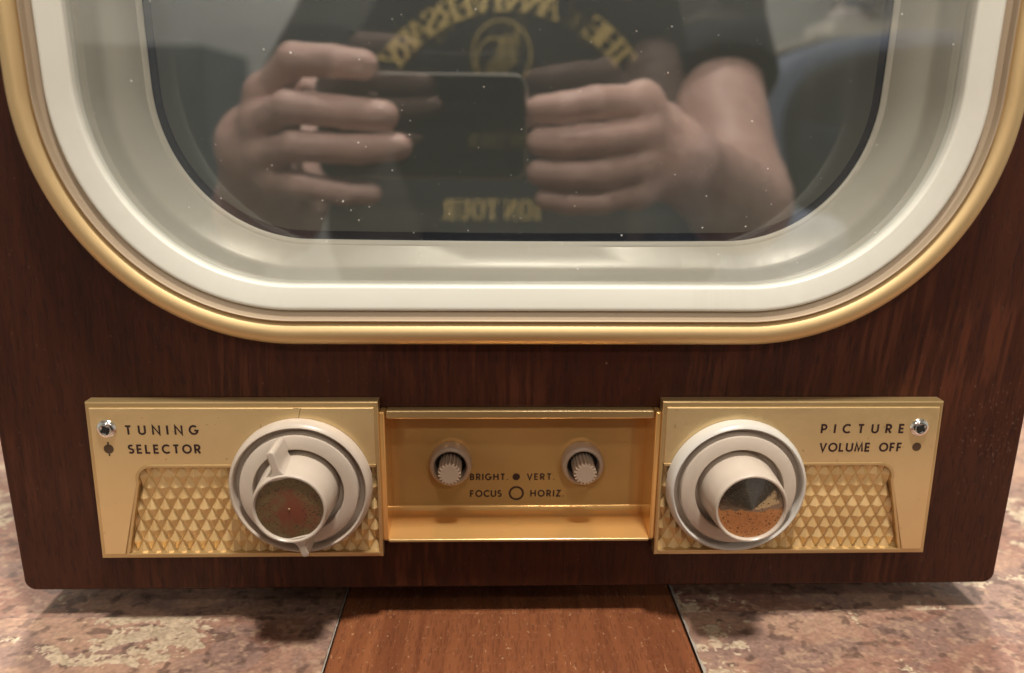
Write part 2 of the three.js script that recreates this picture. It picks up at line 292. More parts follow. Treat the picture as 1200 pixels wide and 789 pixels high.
const disc2 = (x, y, r, z) => { const g = new THREE.CircleGeometry(r, 32); g.deleteAttribute('uv'); g.translate(x, y, z); return g; };
const inkMat = std({ color: L(0.028, 0.008, 0.007), roughness: 0.5 });

// ------------------------------------------------------------------ control panels
const goldFace = (seed) => surfaceMaps(512, 256, 0.16, 0.08, (u, v) => {
  const n = fbm(u * 900, v * 900, seed, 2), m = fbm(u * 45, v * 60, seed + 5, 4), s = fbm(u * 700, v * 700, seed + 9, 1);
  let c = mix3([0.75, 0.555, 0.28], [0.80, 0.60, 0.31], m * 0.7 + n * 0.3); c = mix3(c, [0.26, 0.17, 0.07], sstep(0.965, 0.98, s) * 0.5);
  return { c, r: 0.36 + 0.14 * (n - 0.5) + 0.12 * (m - 0.5), h: n };
});
const gf = goldFace(701);
const panelMat = std({ ...gf, bumpScale: 0.00003, metalness: 0.72, roughness: 1, clearcoat: 0.5, clearcoatRoughness: 0.1 });
const panelEdgeMat = std({ color: L(0.56, 0.39, 0.175), metalness: 0.6, roughness: 0.28, clearcoat: 0.8, clearcoatRoughness: 0.08 });
const studMats = [[0.72, 0.50, 0.23], [0.68, 0.46, 0.205], [0.76, 0.535, 0.255]].map((c, i) => std({ color: L(...c), metalness: 0.35, roughness: 0.36 + 0.03 * i, clearcoat: 0.15, clearcoatRoughness: 0.15 }));
const chromeMat = std({ color: L(0.82, 0.80, 0.76), metalness: 1, roughness: 0.16 });
const blackMat = std({ color: L(0.006, 0.006, 0.006), roughness: 0.6 });
// diamond-based studs: whole, and the halves that close the top and bottom rows
const SW = 0.00515, SH = 0.0093, SZ = 0.0017;
const studGeos = [[1, 1], [1, 0], [0, 1]].map(([up, down]) => {
  const q = 0.99, t = up * SH / 2 * q, b = -down * SH / 2 * q, w = SW / 2 * q, v = [[0, t, 0], [w, 0, 0], [0, b, 0], [-w, 0, 0], [0, 0, SZ]], pos = [];
  if (up) pos.push(...v[4], ...v[1], ...v[0], ...v[4], ...v[0], ...v[3]); if (down) pos.push(...v[4], ...v[3], ...v[2], ...v[4], ...v[2], ...v[1]);
  if (!down) pos.push(...v[4], ...v[3], ...v[1]); if (!up) pos.push(...v[4], ...v[1], ...v[3]);
  const rim = [...(up ? [0] : []), 1, ...(down ? [2] : []), 3];
  rim.forEach((n, i) => { const a = v[n], c = v[rim[(i + 1) % rim.length]], a2 = [a[0], a[1], -0.0012], c2 = [c[0], c[1], -0.0012]; pos.push(...a, ...c, ...c2, ...a, ...c2, ...a2); });
  const g = new THREE.BufferGeometry(); g.setAttribute('position', new THREE.Float32BufferAttribute(pos, 3)); g.computeVertexNormals(); return g;
});
function controlPanel(s, label) { // s = -1: the side of the tuning knob, 1: the side of the volume knob; coordinates for x > 0 are mirrored by s
  const X = (x) => s * x, wind = (pts) => { const v = pts.map(([x, y]) => new THREE.Vector2(X(x), y)); return THREE.ShapeUtils.isClockWise(v) ? v.reverse() : v; };
  const xi = 0.0550, xo = 0.1664, y0 = 0.0184, y1 = 0.0847, zb = 0.0004, zf = 0.0070;
  // grille opening: slanted outer side with a rounded upper corner
  const op = [[xi + 0.0016, 0.0206], [0.1563, 0.0206], [0.1490, 0.0516]]; for (const p of A(0.1435, 0.0530, 0.0055, 0.0055, -14, 90, 8)) op.push(p); op.push([xi + 0.0016, 0.0585]);
  const opening = () => new THREE.Path(wind(op).reverse());
  const edge = new THREE.Shape(wind([[xi, y0], [xo + 0.0008, y0], [xo - 0.0008, y1], [xi, y1]])); edge.holes.push(opening());
  const panel = part('control_panel', extrude(edge, zb, zf - 0.0006, 0.0006, 3), panelEdgeMat, tv, label);
  // gold face, set in from the rim
  const face = new THREE.Shape(wind([[xi + 0.0016, 0.0589], [0.1433, 0.0589], ...A(0.1435, 0.0530, 0.0061, 0.0061, 84, -14, 8), [0.1574, 0.0206], [xo - 0.0010, 0.0206], [xo - 0.0024, y1 - 0.0022], [xi + 0.0016, y1 - 0.0022]]));
  sub('gold_face', extrude(face, zf - 0.0012, zf, 0.0003, 2), panelMat, panel);
  const bed = new THREE.Shape(wind([[xi + 0.0005, 0.0195], [0.1575, 0.0195], [0.150, 0.060], [xi + 0.0005, 0.060]]));
  sub('grille_bed', extrude(bed, zb + 0.0002, zf - 0.0038), studMats[0], panel);
  // rim round the grille
  const rimO = [[xi + 0.0016, 0.0201], [0.1570, 0.0201], ...A(0.1435, 0.0530, 0.0062, 0.0062, -14, 90, 8), [xi + 0.0016, 0.0592]], rimI = [[xi + 0.0016, 0.0210], [0.1556, 0.0210], ...A(0.1435, 0.0530, 0.0050, 0.0050, -14, 90, 8), [xi + 0.0016, 0.0580]];
  const rim = new THREE.Shape(wind([...rimO, ...rimI.reverse()]));
  sub('grille_rim', extrude(rim, zf - 0.0024, zf + 0.0003, 0.0002, 2), panelEdgeMat, panel);
  // studs, every one its own piece
  let k = 0; const r = rng(800 + s), rows = 8;
  for (let j = 0; j <= rows; j++) for (let i = 0; i < 24; i++) {
    const y = 0.0209 + j * SH / 2, x = xi + 0.0032 + i * SW + (j % 2 ? SW / 2 : 0), lim = 0.1566 - (y - 0.0206) * 0.235;
    if (x > lim + 0.0008) continue;
    const d = Math.hypot(x - 0.0856, y - 0.0505); if (d < 0.0205) continue; // wholly behind the knob
    const m = new THREE.Mesh(studGeos[j === 0 ? 1 : j === rows ? 2 : 0], studMats[Math.floor(r() * 3)]); m.name = 'stud' + (k ? '_' + String(k).padStart(3, '0') : ''); k++;
    m.position.set(X(x), y + UP, zf - 0.0026); m.castShadow = m.receiveShadow = true; panel.add(m);
  }
  return panel;
}
const pL = controlPanel(-1, 'gold panel marked tuning and selector'), pR = controlPanel(1, 'gold panel marked picture and volume off');
const zt = 0.00706;
sub('lettering', mergeGeometries([lettering('TUNING', -0.1512, -0.1240, 0.0718, 0.0037, zt), lettering('SELECTOR', -0.1508, -0.1238, 0.0640, 0.0036, zt)].map((g) => g)), inkMat, pL);
sub('lettering', mergeGeometries([lettering('PICTURE', 0.1181, 0.1507, 0.0718, 0.0037, zt), lettering('VOLUME OFF', 0.1183, 0.1508, 0.0640, 0.0036, zt)]), inkMat, pR);
const softInk = std({ color: L(0.085, 0.045, 0.022), roughness: 0.5 });
sub('printed_dot', mergeGeometries([disc2(-0.1584, 0.0659, 0.0019, zt), ribbon([[-0.1584, 0.0688], [-0.1584, 0.0630]], 0.0007, zt + 6e-6)]), softInk, pL);
sub('printed_dot', disc2(0.1570, 0.0659, 0.0018, zt), softInk, pR);
sub('crack_line', mergeGeometries([ribbon([[-0.0842, 0.0825], [-0.0848, 0.0808], [-0.0851, 0.0790], [-0.0857, 0.0776]], 0.00022, zt), ribbon([[-0.0872, 0.0825], [-0.0861, 0.0824], [-0.0846, 0.0822]], 0.0002, zt + 5e-6)]), std({ color: L(0.16, 0.105, 0.045), roughness: 0.6 }), pL);
function screw(x, y, panel, turn) {
  const g = [[0, 0.0012], [0.0013, 0.0012], [0.00165, 0.00125], [0.0022, 0.0015], [0.0031, 0.0011], [0.0037, 0.0004], [0.0038, 0], [0.0039, -0.0005]].map(([a, b]) => new THREE.Vector2(a, b));
  const l = new THREE.LatheGeometry(g, 40); l.rotateX(Math.PI / 2); l.translate(x, y, 0.0070); const h = sub('screw', l, chromeMat, panel); return h;
}
screw(-0.1582, 0.0741, pL); screw(0.1568, 0.0741, pR);
{ // cross slots, each a dark recess standing in the screw head
  for (const [x, y, p, t] of [[-0.1582, 0.0741, pL, 0.45], [0.1568, 0.0741, pR, 1.0]]) {
    const a = box(-0.0019, 0.0019, -0.00055, 0.00055, 0, 0.0017, 0.0003), b = box(-0.00055, 0.00055, -0.0019, 0.0019, 0.00002, 0.00172, 0.0003), c = new THREE.CylinderGeometry(0.00125, 0.0008, 0.0017, 20); c.rotateX(Math.PI / 2); c.translate(0, 0, 0.00088);
    const g = mergeGeometries([a, b, c.index ? c : c].map((q) => { const n = q.index ? q.toNonIndexed() : q; n.deleteAttribute('uv'); return n; })); g.rotateZ(t); g.translate(x, y, 0.00692); sub('screw_slot', g, blackMat, p);
  }
}
{ // recessed centre tray
  const trayMat = std({ color: L(0.81, 0.48, 0.17), metalness: 0.55, roughness: 0.15 });
  const prof = [[0.0040, 0.0246], [0.0036, 0.0250]]; const zB = -0.0150;
  const pts = [[0.0042, 0.0243], [0.0040, 0.0249], [0.0030, 0.0252], [-0.0095, 0.0268]]; for (let i = 1; i <= 10; i++) { const t = i / 10 * Math.PI / 2; pts.push([-0.0095 - 0.0055 * Math.sin(t), 0.0268 + 0.0055 * (1 - Math.cos(t))]); } pts.push([zB, 0.0700], [zB, 0.0795]);
  const pos = [], uv = [], idx = [], X = [-0.0545, 0, 0.0545];
  pts.forEach(([z, y], j) => X.forEach((x) => { pos.push(x, y, z); uv.push(x, y - z); })); for (let j = 0; j + 1 < pts.length; j++) for (let i = 0; i < 2; i++) { const a = j * 3 + i; idx.push(a, a + 1, a + 3, a + 1, a + 4, a + 3); }
  let g = new THREE.BufferGeometry(); g.setAttribute('position', new THREE.Float32BufferAttribute(pos, 3)); g.setAttribute('uv', new THREE.Float32BufferAttribute(uv, 2)); g.setIndex(idx); g.computeVertexNormals(); g = toCreasedNormals(g, 0.5);
  const tray = part('control_tray', g, trayMat, tv, 'recessed gold tray with focus and brightness controls');
  for (const s of [-1, 1]) sub('tray_side', box(s > 0 ? 0.0530 : -0.0552, s > 0 ? 0.0552 : -0.0530, 0.0246, 0.0798, -0.0152, 0.0046, 0.0007), trayMat, tray);
  sub('tray_lip', box(-0.0529, 0.0529, 0.0762, 0.0800, -0.0148, 0.0030, 0.0010), panelEdgeMat, tray);
  sub('tray_front_edge', box(-0.0530, 0.0530, 0.0236, 0.0249, -0.0020, 0.0046, 0.0005), panelEdgeMat, tray);
  const z = zB + 0.00006, t = mergeGeometries([lettering('BRIGHT.', -0.0202, -0.0044, 0.0418, 0.0029, z), lettering('VERT.', 0.0040, 0.0154, 0.0418, 0.0029, z), lettering('FOCUS', -0.0202, -0.0072, 0.0340, 0.0030, z), lettering('HORIZ.', 0.0056, 0.0196, 0.0340, 0.0030, z), ring2(-0.0007, 0.0356, 0.0024, 0.0033, z), disc2(-0.0008, 0.0432, 0.0016, z)].map((q) => q));
  sub('lettering', t, inkMat, tray);
}
// ------------------------------------------------------------------ knobs
const knobMat = std({ ...speck(901, [0.49, 0.415, 0.34], [0.60, 0.515, 0.43], 0.36), bumpScale: 0.00004, roughness: 1, clearcoat: 0.12, clearcoatRoughness: 0.2 });
const lathe = (pts, x, y, z, n = 72, crease = 0.7) => { // profile [radius, height] round the z axis, smooth round the axis and creased along the profile
  const pos = [], nor = [], uv = [], idx = [], M = pts.length, seg = (j) => { const dr = pts[j + 1][0] - pts[j][0], dh = pts[j + 1][1] - pts[j][1], l = Math.hypot(dr, dh); return [dh / l, -dr / l]; };
  const flip = -1; let row = 0;
  for (let j = 0; j + 1 < M; j++) for (const e of [0, 1]) {
    const a = seg(j), k = e ? j + 1 : j - 1; let m = a; if (k >= 0 && k + 1 < M) { const o = seg(k); if (a[0] * o[0] + a[1] * o[1] > Math.cos(crease)) { const l = Math.hypot(a[0] + o[0], a[1] + o[1]); m = [(a[0] + o[0]) / l, (a[1] + o[1]) / l]; } }
    for (let i = 0; i <= n; i++) { const t = i / n * 2 * Math.PI, c = Math.cos(t), q = Math.sin(t), [r, h] = pts[j + e]; pos.push(x + r * c, y + r * q, z + h); nor.push(flip * m[0] * c, flip * m[0] * q, flip * m[1]); uv.push(r * t, h); }
  }
  const N = n + 1; for (let j = 0; j + 1 < M; j++) for (let i = 0; i < n; i++) { const a = 2 * j * N + i, c = a + N; idx.push(a, c, a + 1, a + 1, c, c + 1); }
  const g = new THREE.BufferGeometry(); g.setAttribute('position', new THREE.Float32BufferAttribute(pos, 3)); g.setAttribute('normal', new THREE.Float32BufferAttribute(nor, 3)); g.setAttribute('uv', new THREE.Float32BufferAttribute(uv, 2)); g.setIndex(idx); return g;
};
function knob(x, y, z, label, ringMat, fins) {
  const skirt = [[0.0253, 0.0010], [0.0253, 0.0050], [0.0255, 0.0056], [0.0259, 0.0059], [0.0264, 0.0056], [0.0271, 0.0046], [0.0276, 0.0026], [0.0277, 0.0004]];
  const k = part('tuning_knob', lathe(skirt, x, y, z), ringMat, tv, label); k.name = 'control_knob';
  sub('groove', lathe([[0.0130, 0.0010], [0.0254, 0.0010]], x, y, z), knobMat, k);
  sub('middle_ring', lathe([[0.0173, 0.0012], [0.0173, 0.0062], [0.0175, 0.0066], [0.0180, 0.0067], [0.0219, 0.0060], [0.0226, 0.0057], [0.0229, 0.0050], [0.0230, 0.0012]], x, y, z), knobMat, k);
  const cap = sub('knob_cap', lathe([[0.0, 0.0199], [0.0124, 0.0199], [0.0125, 0.0208], [0.0129, 0.0213], [0.0134, 0.0213], [0.0138, 0.0206], [0.0141, 0.0185], [0.0148, 0.0080], [0.0151, 0.0010]], x, y, z), knobMat, k);
  if (fins) {
    const half = (r) => 0.0015 + 0.0035 * Math.pow(clamp((0.0165 - r) / 0.0045), 2);
    const rs = [0.0118, 0.0125, 0.0132, 0.014, 0.0148, 0.0156, 0.0165];
    for (const [turn, tip] of [[14, 0.0218], [194, 0.0190]]) {
      const pts = []; for (const r of rs) pts.push([half(r), r]); for (const [a, b] of A(0, tip, 0.0015, 0.0015, 0, 180, 8)) pts.push([a, b]); for (const r of [...rs].reverse()) pts.push([-half(r), r]);
      const g = extrude(new THREE.Shape(pts.map(([a, b]) => new THREE.Vector2(a, b))), 0.0064, 0.0207, 0.0007, 3, 8); g.rotateZ(turn * Math.PI / 180); g.translate(x, y, z); sub('pointer_fin', g, knobMat, k);
    }
  }
  return k;
}
const ringWhite = std({ color: L(0.60, 0.57, 0.52), roughness: 0.32, clearcoat: 0.2, clearcoatRoughness: 0.2 });
const k1 = knob(-0.0856, 0.0507, 0.0068, 'selector knob with two pointer fins and brown speckled inset', knobMat, true);
const k2 = knob(0.0855, 0.0500, 0.0068, 'volume knob with a half corroded metal inset and reflections painted on it', ringWhite, false);
{ // cap insets
  const specks = (seed, n, R) => { const r = rng(seed), a = []; for (let i = 0; i < n; i++) { const t = r() * 6.283, q = R * Math.sqrt(r()); a.push([q * Math.cos(t), q * Math.sin(t), 0.00008 + 0.00026 * r() * r(), r()]); } return a; };
  const inset = (fn, o) => { const m = surfaceMaps(320, 320, 0.026, 0.026, fn, -0.013, -0.013); return std({ ...m, bumpScale: 0.00012, roughness: 1, ...o }); };
  const cone = (x, y, z, dz, n = 64) => { const R = 0.01235, rings = 8, pos = [], uv = [], idx = []; for (let j = 0; j <= rings; j++) for (let i = 0; i < n; i++) { const r = R * j / rings, t = i / n * 2 * Math.PI; pos.push(x + r * Math.cos(t), y + r * Math.sin(t), z + dz * (1 - j / rings)); uv.push(r * Math.cos(t), r * Math.sin(t)); } for (let j = 0; j < rings; j++) for (let i = 0; i < n; i++) { const a = j * n + i, b = j * n + (i + 1) % n; idx.push(a, a + n, b, b, a + n, b + n); } const g = new THREE.BufferGeometry(); g.setAttribute('position', new THREE.Float32BufferAttribute(pos, 3)); g.setAttribute('uv', new THREE.Float32BufferAttribute(uv, 2)); g.setIndex(idx); g.computeVertexNormals(); return g; };
  const sp1 = specks(31, 520, 0.0122);
  const m1 = inset((u, v) => {
    const d = Math.hypot(u, v) / 0.0124, n = fbm(u * 420, v * 420, 41, 4), f = fbm(u * 2600, v * 2600, 43, 2), blot = sstep(1.25, 0.1, Math.hypot((u - 0.0015) * 0.9, (v + 0.0010)) / 0.0085 + (n - 0.5) * 1.5 + (f - 0.5) * 0.5);
    let c = mix3([0.105, 0.068, 0.026], [0.20, 0.14, 0.06], n * 0.6 + f * 0.4); c = mix3(c, [0.20, 0.050, 0.024], blot * 0.95);
    if (d < 1.02) for (const [x, y, r, k] of sp1) { if (Math.abs(u - x) > 0.0004 || Math.abs(v - y) > 0.0004) continue; const q = Math.hypot(u - x, (v - y) * 1.5) + (f - 0.5) * 0.00008; if (q < r && d > 0.32 + 0.3 * k) c = [0.015, 0.012, 0.008]; }
    return { c, r: 0.42 + 0.2 * f, h: 0.5 + 0.5 * f };
  }, { metalness: 0.25, clearcoat: 0.5, clearcoatRoughness: 0.05 });
  sub('knob_inset', cone(-0.0856, 0.0507, 0.0268, 0.0006), m1, k1, 'brown speckled inset of the selector knob');
  const nub = new THREE.SphereGeometry(0.00045, 12, 8); nub.translate(-0.0856, 0.0507, 0.0274); sub('centre_pip', nub, std({ color: L(0.5, 0.36, 0.2), metalness: 0.8, roughness: 0.3 }), k1);
  const sp2 = specks(57, 520, 0.0122);
  const m2 = inset((u, v) => {
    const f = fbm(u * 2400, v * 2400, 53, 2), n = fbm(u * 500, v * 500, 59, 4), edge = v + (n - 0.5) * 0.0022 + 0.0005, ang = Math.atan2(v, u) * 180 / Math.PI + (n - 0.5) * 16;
    const rustAndReflection = sstep(0.0004, -0.0003, edge), paintedGlint = sstep(4, 9, ang) * sstep(40, 34, ang) * sstep(0.0107, 0.0098, Math.hypot(u, v) + (n - 0.5) * 0.003);  // lower half mixes corrosion with a painted tabletop reflection; pale sector is painted reflection
    let c = mix3([0.22, 0.18, 0.13], [0.28, 0.23, 0.17], f); c = mix3(c, mix3([0.52, 0.235, 0.075], [0.66, 0.34, 0.13], f), rustAndReflection); c = mix3(c, [0.66, 0.50, 0.29], paintedGlint * 0.9);
    if (rustAndReflection > 0.4 || paintedGlint > 0.5) for (const [x, y, r, k] of sp2) if (Math.hypot(u - x, v - y) + (f - 0.5) * 0.0001 < r * 0.9) c = [0.06, 0.03, 0.015];
    return { c, r: 0.20 + 0.35 * Math.max(rustAndReflection, paintedGlint) + 0.1 * f, h: 0.5 + 0.5 * f * Math.max(rustAndReflection, paintedGlint) };
  }, { metalness: 0.9, clearcoat: 1, clearcoatRoughness: 0.03 });
  sub('knob_inset', cone(0.0855, 0.0500, 0.0268, 0.0019), m2, k2, 'half corroded metal inset of the volume knob with painted reflections');
}
// small concentric controls in the tray
for (const [i, x] of [[0, -0.0284], [1, 0.0268]]) {
  const y = 0.0507, z = -0.0150; const sleeveMat = std({ color: L(0.34, 0.25, 0.18), roughness: 0.42 });
  const k = part('small_control', lathe([[0.0066, -0.0080], [0.0066, 0.0060], [0.0068, 0.0066], [0.0073, 0.0069], [0.0080, 0.0067], [0.0086, 0.0060], [0.0088, 0.0050], [0.0088, 0.0003]], x, y, z, 56), sleeveMat, tv, i ? 'small fluted control beside the vertical and horizontal marking' : 'small fluted control beside the bright and focus marking');
  sub('dark_bore', lathe([[0.0, 0.0006], [0.0067, 0.0006]], x, y, z, 32), blackMat, k);
  const sh = new THREE.Shape(); const n = 18; for (let q = 0; q < n; q++) for (const [f, r] of [[0, 0.0038], [0.25, 0.0047], [0.55, 0.0047], [0.8, 0.0038]]) { const t = (q + f) / n * 2 * Math.PI, px = r * Math.cos(t), py = r * Math.sin(t); q || f ? sh.lineTo(px, py) : sh.moveTo(px, py); }
  const g = extrude(sh, 0.0008, 0.0140, 0.0003, 2); g.translate(x, y, z); sub('fluted_shaft', g, std({ color: L(0.40, 0.30, 0.22), roughness: 0.45 }), k);
}

// ------------------------------------------------------------------ what the glass mirrors: the person taking the picture, and the room behind
const V = (x, y, z) => new THREE.Vector3(x, y, z);
const cap = (a, b, ra, rb) => { const bx = b.x - a.x, by = b.y - a.y, bz = b.z - a.z, l = bx * bx + by * by + bz * bz || 1e-9; return (x, y, z) => { const px = x - a.x, py = y - a.y, pz = z - a.z, t = clamp((px * bx + py * by + pz * bz) / l); return Math.hypot(px - bx * t, py - by * t, pz - bz * t) - (ra + (rb - ra) * t); }; };
const ell = (c, r) => (x, y, z) => { const k = Math.hypot((x - c.x) / r.x, (y - c.y) / r.y, (z - c.z) / r.z); return (k - 1) * Math.min(r.x, r.y, r.z); };
const smin = (list, k) => (x, y, z) => { let d = list[0](x, y, z); for (let i = 1; i < list.length; i++) { const e = list[i](x, y, z), h = clamp(0.5 + 0.5 * (e - d) / k); d = e + (d - e) * h - k * h * (1 - h); } return d; };
function meshField(f, lo, size, n) { // cubic grid of side size, n cells
  const mc = new MarchingCubes(n, new THREE.MeshBasicMaterial(), false, false, 400000); mc.isolation = 0; mc.reset();
  const hs = n / 2;
  for (let k = 0; k < n; k++) for (let j = 0; j < n; j++) for (let i = 0; i < n; i++) { const x = lo[0] + size * (0.5 + (i - hs) / n), y = lo[1] + size * (0.5 + (j - hs) / n), z = lo[2] + size * (0.5 + (k - hs) / n); mc.field[i + j * n + k * n * n] = -f(x, y, z); }
  mc.update(); const c = mc.count, P = mc.positionArray, pos = new Float32Array(c * 3), nor = new Float32Array(c * 3), e = 0.0008;
  for (let i = 0; i < c; i++) {
    const x = lo[0] + size * (0.5 + P[3 * i] / 2), y = lo[1] + size * (0.5 + P[3 * i + 1] / 2), z = lo[2] + size * (0.5 + P[3 * i + 2] / 2); pos.set([x, y, z], 3 * i);
    const g = V(f(x + e, y, z) - f(x - e, y, z), f(x, y + e, z) - f(x, y - e, z), f(x, y, z + e) - f(x, y, z - e)).normalize(); nor.set([g.x, g.y, g.z], 3 * i);
  }
  const g = new THREE.BufferGeometry(); g.setAttribute('position', new THREE.BufferAttribute(pos, 3)); g.setAttribute('normal', new THREE.BufferAttribute(nor, 3)); return g;
}
const J = { shR: V(0.225, 0.355, 0.71), elR: V(0.245, 0.115, 0.515), wrR: V(0.135, 0.163, 0.328), shL: V(-0.130, 0.355, 0.71), elL: V(-0.236, 0.105, 0.515), wrL: V(-0.190, 0.172, 0.333) };
const TX = 0.035; // the body kneels a little to the side of the set's middle
const torso = [cap(V(TX - 0.10, 0.26, 0.715), V(TX + 0.10, 0.26, 0.715), 0.135, 0.135), cap(V(TX - 0.085, 0.06, 0.705), V(TX + 0.085, 0.06, 0.705), 0.145, 0.145), cap(V(TX - 0.07, -0.12, 0.73), V(TX + 0.07, -0.12, 0.73), 0.13, 0.13), cap(V(TX - 0.185, 0.355, 0.72), V(TX + 0.185, 0.355, 0.72), 0.07, 0.07)];
const upArm = (s) => cap(J['sh' + s], J['el' + s], 0.062, 0.046), foreArm = (s) => cap(J['el' + s], J['wr' + s], 0.047, 0.029);
const legs = []; for (const s of [-1, 1]) legs.push(cap(V(TX + s * 0.09, -0.16, 0.73), V(TX + s * 0.13, -0.535, 0.63), 0.088, 0.062), cap(V(TX + s * 0.13, -0.54, 0.64), V(TX + s * 0.13, -0.56, 1.03), 0.058, 0.042), cap(V(TX + s * 0.13, -0.565, 1.04), V(TX + s * 0.13, -0.585, 1.20), 0.036, 0.025));
const head = [ell(V(TX, 0.60, 0.675), V(0.078, 0.115, 0.098)), ell(V(TX, 0.545, 0.645), V(0.055, 0.06, 0.07)), cap(V(TX, 0.44, 0.715), V(TX, 0.53, 0.70), 0.062, 0.058), cap(V(TX, 0.605, 0.583), V(TX, 0.572, 0.563), 0.008, 0.014), ell(V(TX - 0.08, 0.59, 0.69), V(0.010, 0.032, 0.018)), ell(V(TX + 0.08, 0.59, 0.69), V(0.010, 0.032, 0.018)), cap(V(TX - 0.018, 0.538, 0.583), V(TX + 0.018, 0.538, 0.583), 0.007, 0.007), cap(V(TX - 0.032, 0.628, 0.588), V(TX + 0.032, 0.628, 0.588), 0.010, 0.010)];
const bodyField = smin([...torso, upArm('R'), foreArm('R'), upArm('L'), foreArm('L'), ...legs, ...head.slice(0, 3)], 0.03);
const chain = (pts, r0, r1) => { const o = []; for (let i = 0; i + 1 < pts.length; i++) { const a = r0 + (r1 - r0) * i / (pts.length - 1), b = r0 + (r1 - r0) * (i + 1) / (pts.length - 1); o.push(cap(V(...pts[i]), V(...pts[i + 1]), a, b)); } return smin(o, 0.002); };
function handField(wrist, elbow, mcp, fingers, thumb, tr) {
  const w = [wrist.x, wrist.y, wrist.z], palm = mcp.map((m) => cap(V(...w), V(...m), 0.022, 0.0125));
  palm.push(cap(V(...mcp[0]), V(...mcp[3]), 0.0125, 0.0115)); palm.push(cap(elbow.clone().lerp(wrist, 0.6), wrist, 0.0362, 0.029)); palm.push(cap(V(...thumb[0]), wrist, 0.017, 0.022));
  const P = smin(palm, 0.012); const fs = fingers.map((f, i) => chain([mcp[i], ...f], [0.0122, 0.0122, 0.0115, 0.0102][i], [0.0100, 0.0102, 0.0096, 0.0085][i])); fs.push(chain(thumb, 0.0135, 0.0095));
  return (x, y, z) => { let d = P(x, y, z), m = 1e9; for (const f of fs) m = Math.min(m, f(x, y, z)); const h = clamp(0.5 + 0.5 * (m - d) / 0.006); return m + (d - m) * h - 0.006 * h * (1 - h); };
}
const handR = handField(J.wrR, J.elR, [[0.099, 0.207, 0.304], [0.103, 0.184, 0.301], [0.102, 0.162, 0.302], [0.098, 0.143, 0.306]],
  [[[0.061, 0.205, 0.276], [0.038, 0.201, 0.277], [0.0235, 0.200, 0.283]], [[0.064, 0.180, 0.273], [0.040, 0.178, 0.275], [0.0240, 0.178, 0.282]], [[0.066, 0.157, 0.275], [0.042, 0.156, 0.277], [0.0235, 0.157, 0.284]], [[0.068, 0.137, 0.281], [0.046, 0.136, 0.282], [0.029, 0.138, 0.287]]], [[0.118, 0.192, 0.330], [0.080, 0.207, 0.322], [0.042, 0.203, 0.309], [0.008, 0.196, 0.3048]]);
const handL = handField(J.wrL, J.elL, [[-0.173, 0.209, 0.303], [-0.178, 0.189, 0.298], [-0.176, 0.168, 0.299], [-0.169, 0.150, 0.304]],
  [[[-0.146, 0.231, 0.279], [-0.118, 0.230, 0.2755], [-0.098, 0.228, 0.2755]], [[-0.150, 0.200, 0.272], [-0.112, 0.197, 0.274], [-0.085, 0.195, 0.2765]], [[-0.147, 0.174, 0.273], [-0.104, 0.172, 0.274], [-0.076, 0.174, 0.2770]], [[-0.146, 0.147, 0.279], [-0.116, 0.1415, 0.283], [-0.098, 0.1415, 0.286]]], [[-0.168, 0.200, 0.326], [-0.145, 0.212, 0.318], [-0.120, 0.208, 0.309], [-0.090, 0.200, 0.3050]]);
const skinMat = std({ ...(() => { const m = surfaceMaps(256, 256, 0.25, 0.25, (u, v) => { const n = fbm(u * 90, v * 90, 71, 4); return { c: mix3([0.50, 0.30, 0.245], [0.66, 0.445, 0.385], n), r: 0.5, h: n }; }); return { map: m.map, bumpMap: m.bumpMap }; })(), bumpScale: 0.0012, roughness: 0.5 });
const person = thing('person', 'person in a black shirt with gold print and jeans kneeling and holding a phone', 'person');
const PB = [0, FLOOR, 0.72]; person.position.set(...PB);
const at0 = (g) => { g.translate(-PB[0], -PB[1], -PB[2]); return g; };
const uvXY = (g) => { const p = g.attributes.position, a = new Float32Array(p.count * 2); for (let i = 0; i < p.count; i++) { a[2 * i] = p.getX(i) + p.getZ(i) * 0.6; a[2 * i + 1] = p.getY(i) + p.getZ(i) * 0.4; } g.setAttribute('uv', new THREE.BufferAttribute(a, 2)); return g; };
